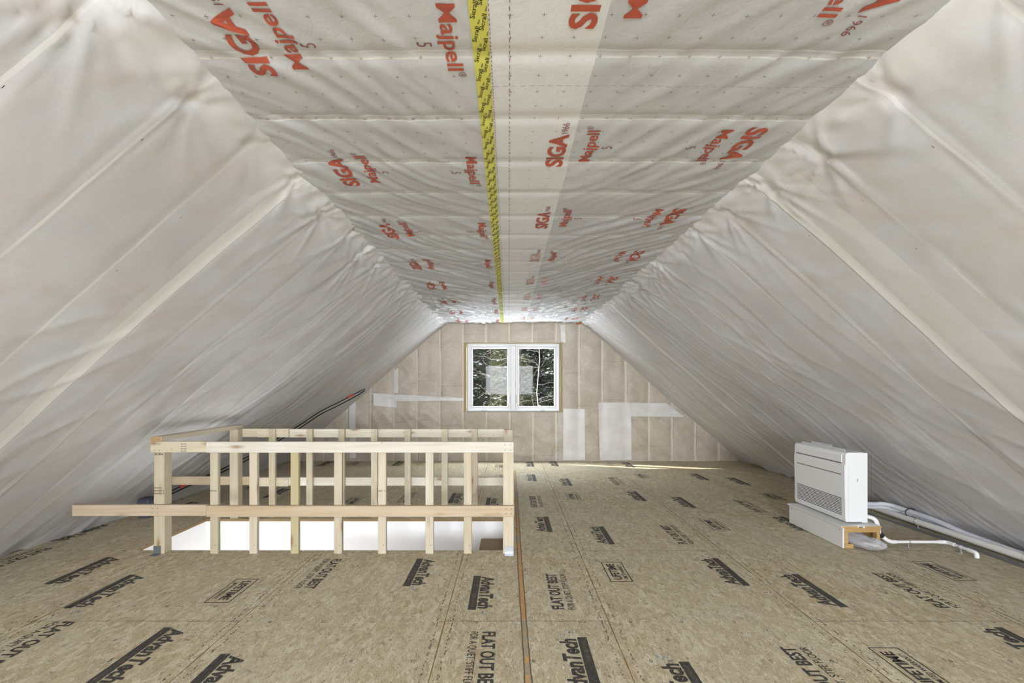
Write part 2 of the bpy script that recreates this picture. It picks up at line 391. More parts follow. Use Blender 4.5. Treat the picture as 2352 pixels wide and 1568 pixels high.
T_adv = text2d('AdvanTech', .092, .50, .036, cut=0, shear=.12)
T_life = text2d('LIFETIME', .062, .30, .03); T_lw = text2d('LIMITED WARRANTY', .03, .27, .01)
T_fob = text2d('FLAT OUT BEST', .075, .56, .03); T_faq = text2d('FOR A QUIET, STIFF FLOOR', .045, .56, .004)
T_sub = text2d('SUBFLOORING', .022, .20, .004)
def fpos(px, py): Yd = 1.4*F/(py-885); return (px-1169)/F*Yd, Yd
def fstamp(kind, px, py, d):
    x, y = fpos(px, py)
    xd, ud = ((0,-1),(1,0)) if d == 'L' else ((0,1),(-1,0))
    if kind == 'A':
        fstampv = (x+ud[0]*.025, y)
        stamp(fl, T_adv, fstampv, xd, ud, 3, flat)
        quad2(fl, x, y, .265, .026, xd, ud, 3, flat, 0, -.058)
        stamp(fl, T_sub, (x+ud[0]*-.058, y+xd[1]*.13), xd, ud, 4, lambda a, b: ZI+.0006)
        for k in range(7): quad2(fl, x, y, .008, .003, xd, ud, 5, flat, .275+random.uniform(0,.05), random.uniform(-.03,.06))
    elif kind == 'L':
        stamp(fl, T_life, (x+ud[0]*.02, y), xd, ud, 3, flat); stamp(fl, T_lw, (x-ud[0]*.045, y), xd, ud, 3, flat)
        for dv in (-.078, .078): quad2(fl, x, y, .185, .0035, xd, ud, 3, flat, 0, dv)
        for du in (-.185, .185): quad2(fl, x, y, .0035, .08, xd, ud, 3, flat, du, 0)
    else:
        stamp(fl, T_fob, (x+ud[0]*.035, y), xd, ud, 3, flat); stamp(fl, T_faq, (x-ud[0]*.05, y), xd, ud, 4 if kind == 'f' else 3, flat)
for k, px, py, d in [
    ('A',968,1312,'L'),('A',1110,1358,'L'),('A',255,1355,'L'),('A',203,1308,'L'),('A',330,1500,'L'),('A',470,1575,'L'),('A',190,1222,'L'),
    ('L',535,1355,'L'),('F',735,1315,'L'),('F',1104,1516,'L'),('F',35,1488,'L'),('f',25,1286,'L'),('f',935,1142,'L'),('A',1050,1143,'L'),
    ('A',1132,1155,'L'),('L',810,1150,'L'),('L',1148,1070,'L'),('f',1147,1098,'L'),('A',918,1064,'L'),('L',815,1064,'L'),('A',752,1064,'L'),
    ('A',640,1132,'L'),('A',600,1112,'L'),('A',420,1165,'L'),
    ('A',1245,1203,'R'),('A',1378,1228,'R'),('A',1297,1107,'R'),('A',1218,1097,'R'),('A',1458,1139,'R'),('A',1565,1153,'R'),('A',1603,1095,'R'),
    ('A',1692,1105,'R'),('A',1815,1203,'R'),('A',1658,1311,'R'),('A',1858,1353,'R'),('A',1328,1528,'R'),('A',1590,1598,'R'),('A',2385,1500,'R'),
    ('L',1415,1312,'R'),('L',1640,1204,'R'),('L',1475,1093,'R'),('L',1316,1140,'R'),('L',2095,1535,'R'),('L',2165,1310,'R'),('L',1775,1140,'R'),
    ('F',1284,1355,'R'),('F',1553,1226,'R'),('f',1415,1104,'R'),('f',1231,1151,'R'),('F',1900,1560,'R'),('F',2095,1352,'R'),('f',1722,1161,'R'),
    ('A',1215,1066,'R'),('A',1270,1065,'R'),('A',1440,1067,'R')]:
    fstamp(k, px, py, d)
struct(fl.build('floor', [M_osb, M_seam, M_seam2, M_inkf, M_inkl, M_inkb]))

# thin filler strip let into the floor right of the stair opening
M_strip = mat('filler_strip_wood', (.5,.3,.12), .7); t = NT(M_strip)
n = t.noise(t.coord('Object', (1,.8,1)), 5.5, 2, .5); c = t.ramp(n, [(.47,(.40,.34,.235)),(.50,(.60,.36,.15)),(.58,(.56,.31,.12))])
c = t.mix(t.ramp(t.noise(t.coord('Object'), 60, 4, .7), [(.5,0.0),(.7,.6)]), c, (.25,.16,.08)); t.base(c)
sb = MB()
y = -2.5
while y < 7.6:
    w = .0125*random.uniform(.85,1.12); x = .090+.004*math.sin(y*1.3)
    sb.box((x-w, y, 0.0), (x+w, y+.24, .0035), 0, .001)
    for s_ in (-1, 1): sb.add([(x+s_*(w+.004)-.003,y,.0014),(x+s_*(w+.004)+.003,y,.0014),(x+s_*(w+.004)+.003,y+.24,.0014),(x+s_*(w+.004)-.003,y+.24,.0014)], [(0,1,2,3)], 1)
    y += .24
struct(sb.build('trim_1', [M_strip, M_inkl]))

# stair opening below the floor: drywall shaft and treads going down to the left
sh = MB()
zf = -2.75; o_ = .0
def vwall(mb, x0, y0, x1, y1, z0, z1): mb.add([(x0,y0,z0),(x1,y1,z0),(x1,y1,z1),(x0,y0,z1)], [(0,1,2,3)])
for nm, a in (('wall_stair_back', (HX0, HY1, HX1, HY1)), ('wall_stair_left', (HX0, HY0, HX0, HY1)), ('wall_stair_right', (HX1, HY1, HX1, HY0)), ('wall_stair_front', (HX1, HY0, HX0, HY0))):
    w = MB(); vwall(w, a[0], a[1], a[2], a[3], zf, -th); struct(w.build(nm, M_dry))
w = MB(); w.add([(HX0,HY0,zf),(HX1,HY0,zf),(HX1,HY1,zf),(HX0,HY1,zf)], [(0,1,2,3)]); struct(w.build('floor_stair_hall', M_dry))
M_tread = wood('brown_stair_wood', 1, (.30,.20,.11), (.20,.125,.06), knot=False)
st = root('staircase', (-.03, 4.52, -.2), 'brown wooden stair treads descending inside the white floor opening', 'stairs')
for k in range(8):
    z = -.2-.2*k; x1 = -.032-.245*k; tb = MB(); tb.box((x1-.26, HY0+.004, z-.035), (x1, HY1-.004, z), 0, .004); tb.build('tread', M_tread, st)
    rb = MB(); rb.box((x1-.245, HY0+.006, z-.2), (x1-.228, HY1-.006, z-.035), 0, .001); rb.build('riser', M_dry, st)

# ---------------------------------------------------------------- film surfaces
ZC = 2.57
def fr1(a): return a-math.floor(a)
def ceil_h(x, y):
    v = Vector((x, y, 0))
    h = .010*N.noise(Vector((x*.9, y*.9, 3)))
    # diagonal drag folds, running in a V towards the far window
    s_ = 1 if x > .1 else -1
    q = (y + s_*x*1.25)
    side = min(1, abs(x-.1)/.55)
    far = min(1, max(0, (y-2.0)/4.5))
    f = N.noise(Vector((q*5.2 + 1.5*N.noise(Vector((x*1.3, y*.8, 1))), (y - s_*x*.8)*.55, 5+s_)))
    f = (1-min(1, abs(f)*3.2))**2
    h -= (.005+.020*far)*side*f
    f2 = N.noise(Vector((q*11 + 2*N.noise(Vector((x*2, y*1.5, 9))), (y-s_*x)*1.0, 8)))
    h -= (.003+.008*far)*side*f2
    if y > 5.0:                              # crumples near the far wall
        a = min(1, (y-5)/1.5); g = N.noise(Vector((x*5+2*N.noise(Vector((x*3,y*2,2))), y*3.2, 4)))
        h -= a*.016*(1-min(1, abs(g)*3))**2
    d = fr1((y-1.684+4.04)/.404); d = min(d, 1-d)*.404
    h += .006*math.exp(-(d/.035)**2)         # pulled tight at each joist
    return ZC + h
cm = MB()
ys = [-5.55+.13*i for i in range(52)]; ys = [y for y in ys if y < .95]; y = .95
while y < 8.93: ys.append(y); y += .02
xs = [-1.45+.02*i for i in range(157)]
vs = [(x, y, ceil_h(x, y)) for y in ys for x in xs]; nx = len(xs)
cm.add(vs, [(j*nx+i, (j+1)*nx+i, (j+1)*nx+i+1, j*nx+i+1) for j in range(len(ys)-1) for i in range(nx-1)], 0, True)
cz = lambda x, y: ceil_h(x, y)-.0025
UPx, UPu = (0,-1), (-1,0)                    # reads towards the camera
DNx, DNu = (0,1), (1,0)                      # reads away from the camera
T_siga = text2d('SIGA', .088, .325, .036, cut=.03); T_maj = text2d('Majpell', .060, .315, .015, cut=.03)
T_66 = text2d('1966', .032, .085, 0, cut=.03); T_5 = text2d('5', .055, None, -.005, .85, cut=.03); T_r = text2d('®', .03, .028, 0)
def sheet_text(x, y, xd, ud, kind, mi=1):
    if kind == 'S':
        stamp(cm, T_siga, (x, y), xd, ud, mi, cz); stamp(cm, T_66, (x+ud[0]*-.022, y+xd[1]*.215), xd, ud, 2, cz)
    elif kind == 'M':
        stamp(cm, T_maj, (x, y), xd, ud, mi, cz); stamp(cm, T_r, (x+ud[0]*.02, y+xd[1]*.18), xd, ud, 2, cz)
    else: stamp(cm, T_5, (x, y), xd, ud, 2, cz)
for k in range(-1, 8):
    yk = 1.63+k*.985
    if yk > 8.6: continue
    sheet_text(-.91, yk, UPx, UPu, 'S'); sheet_text(-.768, yk-.03, UPx, UPu, 'M'); sheet_text(-.69, yk, UPx, UPu, '5')
    sheet_text(-.288, yk, DNx, DNu, '5'); sheet_text(-.194, yk-.02, DNx, DNu, 'M', 1)
    yk = 1.40+k*.985
    sheet_text(.235, yk, UPx, UPu, 'S', 3 if k > 2 else 1); sheet_text(.391, yk-.04, UPx, UPu, 'M', 3 if k > 3 else 1); sheet_text(.482, yk-.035, UPx, UPu, '5')
    sheet_text(.895, yk-.04, DNx, DNu, '5'); sheet_text(1.005, yk-.05, DNx, DNu, 'M'); sheet_text(1.14, yk-.07, DNx, DNu, 'S')
def cquad(x, y, hx, hy, mi): cm.add([(x+a*hx, y+b*hy, cz(x+a*hx, y+b*hy)) for a, b in ((-1,-1),(-1,1),(1,1),(1,-1))], [(0,1,2,3)], mi)
y = 1.304
while y < 8.7:
    for i in range(-12, 14):
        x = .005+i*.1066
        if -1.25 < x < 1.42 and not (-.15 < x < -.05): cquad(x, y, .0075, .0007, 5); cquad(x, y, .0007, .0075, 5)
    y += .0988
for k in range(0, 8):
    for x0, x1, yy in ((-1.2, -.14, 2.09+.985*k), (-.05, 1.36, 1.86+.985*k)):
        x = x0
        while x < x1 and yy < 8.7: cquad(x, yy, .011, .0007, 5); x += .0355
y = 1.0
while y < 8.7: cquad(.002, y, .0012, .009, 2); y += .034
y = 1.0
while y < 8.7: cquad(-.063, y, .0012, .005, 2); y += .02
struct(cm.build('ceiling', [M_ceil, M_red, M_dark_red, M_pink, M_black, M_cross]))

# yellow seam tape with its black print
tp = MB(); tx = lambda y: -.096-.0035*(y-1.4)
yy = [.6+.02*i for i in range(414)]
tvs = []; 
for y in yy:
    for dx in (-.029, -.01, .01, .029): x = tx(y)+dx; tvs.append((x, y, ceil_h(x, y)-.0035))
tp.add(tvs, [(4*j+i, 4*(j+1)+i, 4*(j+1)+i+1, 4*j+i+1) for j in range(len(yy)-1) for i in range(3)], 0, True)
T_sic = text2d('Sicrall', .0155, .072, .008); T_sm = text2d('SIGA', .006, .02, .01)
tz = lambda x, y: ceil_h(x, y)-.0045
y = .95; k = 0
a_ = math.radians(12)
tdx = (math.sin(a_), -math.cos(a_)); tdu = (-math.cos(a_), -math.sin(a_))
while y < 8.8:
    for off, yo in ((-.014, 0), (.012, .052)):
        stamp(tp, T_sic, (tx(y)+off, y+yo), tdx, tdu, 1, tz); stamp(tp, T_sm, (tx(y)+off+.013, y+yo+.05), tdx, tdu, 1, tz)
    y += .105
tag(tp.build('seam_tape', [M_tape, M_black]), 'long strip of yellow tape with black lettering down the middle of the ceiling', 'tape')

def slope_surface(name, sgn, x0, x1, M, seed):
    """film stretched over the rafters from the ceiling edge (x0, ZC) down to the floor (x1, 0)"""
    L = math.hypot(x1-x0, ZC); dx, dz = (x1-x0)/L, -ZC/L
    nrm = Vector((-sgn*abs(dz), 0, -abs(dx)))
    pins = {}
    rnd = random.Random(seed)
    for k in range(-20, 16): pins[k] = (rnd.uniform(.03,.14), rnd.random(), rnd.uniform(-.05,.05))
    ss = [-.20+.021*i for i in range(int((L+.22)/.021)+1)]
    ys = []; y = -5.55
    while y < 8.96: ys.append(y); y += .12 if y < .2 else .021
    out = []
    for y in ys:
        top = .02*N.noise(Vector((y*1.7, seed, 0)))
        kk = (y-R0)/RAF; k0 = math.floor(kk); tt = kk-k0
        far = min(1, max(0, (y-2.5)/3.5))
        for s in ss:
            e = 0.0
            # insulation bulging softly between the rafters
            e += .004*(1-abs(2*tt-1)**6) - .004
            d = min(tt, 1-tt)*RAF
            e += .007*math.exp(-(d/.007)**2)*(.4+.6*max(0, N.noise(Vector((k0*3.1 if tt<.5 else (k0+1)*3.1, s*.9, seed)))+.4))
            e += .030*N.noise(Vector((y*.75, s*.75, seed+1)))
            # long folds down the slope
            q = y*4.2 + s*(1.0+.5*N.noise(Vector((y*.4, 0, seed)))) + 1.2*N.noise(Vector((y*1.5, s*1.2, seed+2)))
            f = N.noise(Vector((q, s*.55, seed+3))); e += (.001+.007*far)*(1-min(1, abs(f)*3.0))**2
            f = N.noise(Vector((y*2.2+s*1.6, s*1.4-y*.5, seed+5))); e += .010*(1-min(1, abs(f)*4))**2*max(0, N.noise(Vector((y*.8, s*.8, seed+6)))+.25)
            # gathers fanning out from each stapled pin near the ceiling
            for kp in (k0, k0+1):
                sp, am, dy = pins.get(kp, (.08,.5,0)); yp = R0+kp*RAF+dy
                ry, rs = y-yp, s-sp; r = math.hypot(ry, rs)
                if r < .65:
                    th_ = math.atan2(ry, rs); w = math.exp(-r/.20)*min(1, r/.05)
                    e += (.25+.75*am)*.032*w*(.6+.6*far)*(1.3*(1-min(1, abs(N.noise(Vector((th_*2.0, kp*7.3, seed+8))))*3.2))**2-.4)
                    e -= .014*math.exp(-(r/.03)**2)
            # rolled, slack edge along the ceiling line
            e += (.020+.016*N.noise(Vector((y*2.6, 4, seed))))*math.exp(-((s+.02)/.07)**2)
            e += .012*math.exp(-((s-.03)/.09)**2)*N.noise(Vector((y*9, s*6, seed+4)))*(.5+far)
            if s > L-.35:                     # slack hem lying on the floor
                u = (s-(L-.35))/.35; e += u*u*((.05 if sgn < 0 else .0)+(.07 if sgn < 0 else .03)*N.noise(Vector((y*1.6, 1, seed)))) + u*.02*N.noise(Vector((y*5, s*4, seed)))
            p = Vector((x0+dx*(s+top), y, ZC+dz*(s+top))) + nrm*e
            p.z = max(p.z, -.01) if s > L-.1 else p.z
            out.append(p)
    n = len(ss); mb = MB()
    mb.add(out, [(j*n+i, (j+1)*n+i, (j+1)*n+i+1, j*n+i+1) for j in range(len(ys)-1) for i in range(n-1)], 0, True)
    # staple heads on the rafters
    for k in range(-3, 13):
        for s in (.35, .95, 1.9, 2.8):
            s += rnd.uniform(-.2,.2); y = R0+k*RAF+rnd.uniform(-.01,.01)
            if s > L-.3 or y > 8.7: continue
            p = Vector((x0+dx*s, y, ZC+dz*s))+nrm*.028; a = Vector((dx,0,dz))
            mb.add([p-a*.006-Vector((0,.0012,0)), p+a*.006-Vector((0,.0012,0)), p+a*.006+Vector((0,.0012,0)), p-a*.006+Vector((0,.0012,0))], [(0,1,2,3)], 1)
    return struct(mb.build(name, [M, M_black]))
slope_surface('wall_left', -1, -1.15, -4.15, M_left, 11.3)
slope_surface('wall_right', 1, 1.36, 4.27, M_right, 27.7)

# ---------------------------------------------------------------- gable walls
YW = 8.85
OX0, OX1, OZ0, OZ1 = -.835, .992, .905, 2.187   # rough opening of the far window
gm = MB()
def cutgrid(lo, hi, st, marks):
    g = [lo]; v = lo
    while v < hi-1e-6:
        v = min(hi, v+st); g.append(v)
    for m_ in marks: 
        i = min(range(len(g)), key=lambda k: abs(g[k]-m_)); g[i] = m_
    return g
gx = cutgrid(-4.7, 4.7, .03, (OX0, OX1)); gz = cutgrid(-.02, 2.70, .03, (OZ0, OZ1))
def gable_d(x, z):
    tt = fr1((x+10.78)/.431)
    e = .016*(1-abs(2*tt-1)**4)
    f = N.noise(Vector((x*3+z*3.5, z*1.6-x*.8, 41))); e += .014*(1-min(1, abs(f)*3))**2*(1 if z < OZ0 else .35)
    e += .010*N.noise(Vector((x*2, z*2, 7)))
    m_ = min(1, max(0, min(max(OX0-x, x-OX1, OZ0-z, z-OZ1), .12)/.12))
    return e*m_
vs = [(x, YW-gable_d(x, z), z) for z in gz for x in gx]; nx = len(gx); fs = []
for j in range(len(gz)-1):
    for i in range(nx-1):
        cx, cz_ = (gx[i]+gx[i+1])/2, (gz[j]+gz[j+1])/2
        if OX0 < cx < OX1 and OZ0 < cz_ < OZ1: continue
        fs.append((j*nx+i, j*nx+i+1, (j+1)*nx+i+1, (j+1)*nx+i))
gm.add(vs, fs, 0, True); struct(gm.build('wall_far', M_gable))
M_ext = mat('wall_sheathing', (.45,.36,.24), .8)
ex = MB()                                     # outer sheathing, so no daylight leaks round the window
for a, b in (((-4.9,YW+.02,-.3),(OX0,YW+.15,3.2)), ((OX1,YW+.02,-.3),(4.9,YW+.15,3.2)), ((OX0,YW+.02,-.3),(OX1,YW+.15,OZ0)), ((OX0,YW+.02,OZ1),(OX1,YW+.15,3.2))):
    ex.box(a, b, 0, 0)
struct(ex.build('wall_far_outer', M_ext))
# roof deck above the film keeps sun and sky out
rf = MB()
for x0, z0, x1, z1 in ((-5.4,-.35,-1.2,3.25),(-1.2,3.25,1.4,3.25),(1.4,3.25,5.4,-.35)):
    rf.add([(x0,-5.8,z0),(x1,-5.8,z1),(x1,9.2,z1),(x0,9.2,z0)], [(0,1,2,3)])
struct(rf.build('roof', M_ext))
# rear gable with the wide glazed opening behind the camera
rw = MB(); RX0, RX1, RZ0, RZ1 = -1.15, 1.19, .94, 2.38
for a, b in (((-4.9,-5.60,-.3),(RX0,-5.50,3.2)), ((RX1,-5.60,-.3),(4.9,-5.50,3.2)), ((RX0,-5.60,-.3),(RX1,-5.50,RZ0)), ((RX0,-5.60,RZ1),(RX1,-5.50,3.2))):
    rw.box(a, b, 0, 0)
struct(rw.build('wall_rear', M_gable))

# whiter patches of doubled film taped on the far wall
def patch(pts, label, name='film_patch', grp=None):
    c = MB(); P = [((px-1169)/F*(YW-.035), 1.4-(py-885)/F*(YW-.035)) for px, py in pts]
    n = 10; g = []
    for j in range(n+1):
        for i in range(n+1):
            u, v = i/n, j/n
            x = (1-v)*((1-u)*P[0][0]+u*P[1][0])+v*((1-u)*P[3][0]+u*P[2][0]); z = (1-v)*((1-u)*P[0][1]+u*P[1][1])+v*((1-u)*P[3][1]+u*P[2][1])
            g.append((x, YW-gable_d(x, z)-.013, z))
    c.add(g, [(j*(n+1)+i, (j+1)*(n+1)+i, (j+1)*(n+1)+i+1, j*(n+1)+i+1) for j in range(n) for i in range(n)], 0, True)
    o = c.build(name, M_patch); tag(o, label, 'film patch', grp); return o
G_ = 'whiter film patches on the far wall'
patch([(1294,938),(1343,939),(1344,1056),(1293,1057)], 'narrow upright white film patch right below the corner of the window', grp=G_)
patch([(1374,924),(1449,924),(1451,1056),(1378,1057)], 'largest white film patch, the wide upright one right of the window', grp=G_)
patch([(1449.5,924),(1532,926),(1572,957),(1449.5,956)], 'horizontal white film strip running from the big patch to the right slope', grp=G_)
patch([(846,902),(1065,914),(1065,920),(912,921)], 'long thin tapering strip of clear film left of the window', grp=G_)
patch([(858,904),(911,921.5),(911,936),(858,931)], 'small squarish clear film patch under the left end of the tapering strip', grp=G_)
patch([(802,931),(817,922),(817,1052),(802,1052)], 'narrow upright film strip at the far left of the far wall', grp=G_)
patch([(1287,746),(1298,746),(1299,787),(1289,783)], 'short film strip between the ceiling and the top right window corner', grp=G_)
patch([(906,850),(915,845),(914,902.5),(905,902)], 'slim upright film strip just above the tapering strip', grp=G_)

# ---------------------------------------------------------------- far window
M_vinyl = mat('white_vinyl', (.87,.88,.89), .35); M_hw = mat('window_hardware', (.62,.63,.64), .35)
M_glass = bpy.data.materials.new('window_glass'); M_glass.use_nodes = True
nt = M_glass.node_tree; nt.nodes.clear(); out = nt.nodes.new('ShaderNodeOutputMaterial'); mx = nt.nodes.new('ShaderNodeMixShader')
tb = nt.nodes.new('ShaderNodeBsdfTransparent'); tb.inputs[0].default_value = (.97,.98,.97,1); gl = nt.nodes.new('ShaderNodeBsdfGlossy'); gl.inputs['Roughness'].default_value = .02
fz = nt.nodes.new('ShaderNodeFresnel'); fz.inputs[0].default_value = 1.18
nt.links.new(fz.outputs[0], mx.inputs[0]); nt.links.new(tb.outputs[0], mx.inputs[1]); nt.links.new(gl.outputs[0], mx.inputs[2]); nt.links.new(mx.outputs[0], out.inputs[0])
wx = lambda px, Yd=8.87: (px-1169)/F*Yd
wz = lambda py, Yd=8.87: 1.4-(py-885)/F*Yd
win = bpy.data.objects.new('window_1', None); COL.objects.link(win); win.location = (0, YW, wz(945)); win['_o'] = Vector(win.location); struct(win)
def framebox(mb, x0, x1, z0, z1, w, y0, y1, mi=0, bev=.003):
    mb.box((x0,y0,z0),(x1,y1,z0+w),mi,bev); mb.box((x0,y0,z1-w),(x1,y1,z1),mi,bev); mb.box((x0,y0,z0+w),(x0+w,y1,z1-w),mi,bev); mb.box((x1-w,y0,z0+w),(x1,y1,z1-w),mi,bev)
ro = MB(); ro.box((OX0-.002,YW-.012,OZ0),(OX0+.042,YW+.14,OZ1)); ro.box((OX1-.038,YW-.012,OZ0),(OX1+.002,YW+.14,OZ1)); ro.box((OX0-.002,YW-.012,OZ1-.006),(OX1+.002,YW+.14,OZ1+.008)); ro.box((OX0-.002,YW,OZ0-.006),(OX1+.002,YW+.14,OZ0+.004)); ro.build('rough_frame', M_rough, win)
M_foam = mat('green_sealing_strip', (.33,.42,.33), .7)
FXa, FXb, FZa, FZb = wx(1074), wx(1284.5), wz(944), wz(789)
fo = MB(); framebox(fo, FXa-.012, FXb+.012, FZa-.012, FZb+.012, .014, YW+.0, YW+.03, 0, .001); fo.build('sealing_strip', M_foam, win)
fm = MB(); framebox(fm, FXa, FXb, FZa, FZb, .030, YW+.006, YW+.10); fm.box((wx(1173.5),YW+.012,FZa+.03),(wx(1184),YW+.10,FZb-.03)); fm.build('window_frame', M_vinyl, win)
for nm, (a, b) in (('l', (1077,1173.5)), ('r', (1184,1281.5))):
    sm = MB(); x0, x1 = wx(a)+.004, wx(b)-.004; z0, z1 = FZa+.026, FZb-.026
    framebox(sm, x0, x1, z0, z1, .030, YW+.022, YW+.075); framebox(sm, x0+.029, x1-.029, z0+.029, z1-.029, .038, YW+.032, YW+.07, 0, .006)
    sash = sm.build('sash', M_vinyl, win)
    pg = MB(); pg.add([(x0+.06,YW+.05,z0+.06),(x1-.06,YW+.05,z0+.06),(x1-.06,YW+.05,z1-.06),(x0+.06,YW+.05,z1-.06)], [(0,1,2,3)]); pg.build('glass_pane', M_glass, sash)
    cx = wx(1112 if nm == 'l' else 1246)
    ck = MB(); ck.box((cx-.055,YW-.006,z0-.022),(cx+.055,YW+.024,z0-.008),0,.003)
    ck.tube(curve_pts([(cx-.045,YW+.004,z0-.006),(cx-.02,YW+.002,z0+.012),(cx+.02,YW+.002,z0+.014),(cx+.045,YW+.006,z0+.0)], 5), .006); ck.build('crank_handle', M_hw, sash)
    lx = wx(1171) if nm == 'l' else wx(1186.5)
    lk = MB(); lk.box((lx-.010,YW+.004,wz(925)),(lx+.010,YW+.024,wz(908)),0,.003); lk.box((lx-.006,YW-.008,wz(918)),(lx+.006,YW+.006,wz(905)),0,.003); lk.build('lock_lever', M_hw, sash)

# ---------------------------------------------------------------- outside: snow, conifers
M_snow = mat('snow', (.74,.76,.80), .8); M_fol = mat('needle_foliage', (.05,.062,.04), .8); M_bark = mat('bark', (.10,.085,.07), .9); M_birch = mat('pale_bark', (.50,.475,.44), .8)
M_folg = mat('sunlit_pine_needles', (.17,.19,.10), .8)
gs = MB(); pts = []
for j in range(31):
    for i in range(41):
        x = -30+1.5*i; y = 9.6+1.8*j; pts.append((x, y, -3.0+max(0, y-20)*.45+.25*N.noise(Vector((x*.2, y*.2, 0)))))
gs.add(pts, [(j*41+i, j*41+i+1, (j+1)*41+i+1, (j+1)*41+i) for j in range(30) for i in range(40)], 0, True)
struct(gs.build('ground_outside', M_snow))
def tri_leaf(mb, p, d, l, w, rnd, mi=0):
    up = Vector((rnd.uniform(-1,1), rnd.uniform(-1,1), rnd.uniform(-1,1))); s_ = d.cross(up)
    if s_.length < 1e-3: return
    s_ = s_.normalized()*w; mb.add([p-s_, p+s_, p+d*l+s_*.3, p+d*l-s_*.3], [(0,1,2,3)], mi)
def conifer(x, y, h, R, seed, label, zb=-3.0, snow=1.0, M=M_fol, dens=1.0, zlo=-1.5, zhi=5.5, thin=1.0):
    rnd = random.Random(seed); r = root('snowy_conifer', (x, y, zb), label, 'tree', 'snow-laden trees outside the window')
    tk = MB(); tk.tube([(x,y,zb-.3),(x+.05,y,zb+h*.5),(x,y,zb+h)], [h*.014+.03, h*.010+.015, .01], 0, 8); tk.build('trunk', M_bark, r)
    fo, sn = MB(), MB(); n = int(230*dens)
    for i in range(n):
        z = rnd.uniform(max(zb+.6, zlo), min(zb+h-.1, zhi)); k = 1-(z-zb)/h; rad = R*max(.08, k)*rnd.uniform(.55, 1.05)
        a = rnd.uniform(0, 2*math.pi); dirv = Vector((math.cos(a), math.sin(a), rnd.uniform(-.9,.5)))
        st_ = Vector((x, y, z)); m = max(3, int(rad/.11))
        for q in range(m):
            p = st_+dirv*(rad*(q+.6)/m)+Vector((0,0,-.12*(q/m)**2)); spread = .20*(1-.5*q/m)+.06
            for _ in range(5):
                d = (dirv+Vector((rnd.uniform(-1,1), rnd.uniform(-1,1), rnd.uniform(-.7,.3)))*.9).normalized()
                tri_leaf(fo, p+Vector((rnd.uniform(-1,1),rnd.uniform(-1,1),rnd.uniform(-.5,.5)))*spread*.5, d, rnd.uniform(.12,.30), rnd.uniform(.012,.034)*thin, rnd)
            if rnd.random() < .36*snow:
                w = rnd.uniform(.018,.055); c = p+Vector((rnd.uniform(-.08,.08), rnd.uniform(-.08,.08), .04))
                bm = bmesh.new(); bmesh.ops.create_icosphere(bm, subdivisions=1, radius=1)
                for v_ in bm.verts: v_.co = Vector((v_.co.x*w*1.5, v_.co.y*w*1.5, v_.co.z*w*.55))+c+Vector((rnd.uniform(-1,1),rnd.uniform(-1,1),rnd.uniform(-1,1)))*w*.25
                sn.bm(bm, 0, None, True)
            elif rnd.random() < .30*snow:
                d = (dirv+Vector((rnd.uniform(-1,1), rnd.uniform(-1,1), rnd.uniform(-.3,.4)))*.8).normalized(); tri_leaf(sn, p+Vector((0,0,.03)), d, rnd.uniform(.12,.35), rnd.uniform(.006,.015), rnd)
    fo.build('foliage', M, r); sn.build('snow_cover', M_snow, r)['kind'] = 'stuff'
def bare(x, y, h, seed, label, M, rad=.05, zb=-3.0, nb=26, name='bare_tree'):
    rnd = random.Random(seed); r = root(name, (x, y, zb), label, 'tree', 'snow-laden trees outside the window')
    tk = MB(); pts = [(x+.12*N.noise(Vector((seed, k*.7, 0)))*k*.3, y, zb-.3+h*k/10) for k in range(11)]; tk.tube(pts, [rad*(1-.08*k) for k in range(11)], 0, 8); tk.build('trunk', M, r)
    br_ = MB()
    for i in range(nb):
        z = rnd.uniform(max(zb+1.5, -1.0), min(zb+h, 5)); a = rnd.uniform(0, 6.28); l = rnd.uniform(.4,1.6)
        p = Vector((x, y, z)); P = [p]
        d = Vector((math.cos(a), math.sin(a)*.7, rnd.uniform(-.1,.7)))
        for q in range(5): d = (d+Vector((rnd.uniform(-1,1),rnd.uniform(-1,1),rnd.uniform(-1,1)))*.28).normalized(); p = p+d*l/5; P.append(p)
        br_.tube(P, [.006,.005,.004,.004,.003,.002], 0, 4, False)
    br_.build('branches', M_birch, r)
conifer(-1.35, 14.6, 9, 1.75, 1, 'dark snow-clumped spruce filling the left edge of the left pane', snow=1.5, dens=1.5)
conifer(-.15, 16.4, 8, 1.25, 2, 'pale green pine dusted with snow in the right half of the left pane', snow=1.5, M=M_folg, dens=1.6)
conifer(.55, 17.8, 5.6, 1.3, 3, 'sunlit yellow-green pine low in the left half of the right pane', snow=1.6, M=M_folg, dens=1.7)
conifer(1.75, 16.8, 10, 1.25, 4, 'dark sparse conifer along the right edge of the right pane', snow=.7, dens=1.2)
conifer(.5, 22.0, 13, 2.3, 5, 'tall dark fir behind the others, in the upper right pane', snow=.9, dens=1.7, zhi=8)
conifer(-1.6, 21.5, 12, 2.3, 6, 'tall dark fir behind the snow-clumped spruce', snow=1.3, dens=1.5, zhi=8)
conifer(2.9, 22.5, 13, 2.2, 7, 'tall fir standing behind the pale birch', snow=.8, dens=1.3, zhi=8)
conifer(-4.2, 19, 11, 2.2, 8, 'broad fir left of the view through the window', snow=1.2, dens=.8, zhi=8)
conifer(5.2, 20, 12, 2.3, 9, 'broad fir right of the view through the window', snow=1.0, dens=.8, zhi=8)
for i, (x, y) in enumerate(((-6.5,27),(-3.6,29),(-.9,28),(1.5,30),(3.9,28),(6.8,29))):
    conifer(x, y, 15, 3.0, 20+i, ['far left fir of the back row beyond the glass','second fir from the left in the back row','fir of the back row behind the left pane','fir of the back row behind the right pane','second fir from the right in the back row','far right fir of the back row beyond the glass'][i], snow=1.1, dens=1.3, zhi=9, zlo=-1.5, thin=2.2)
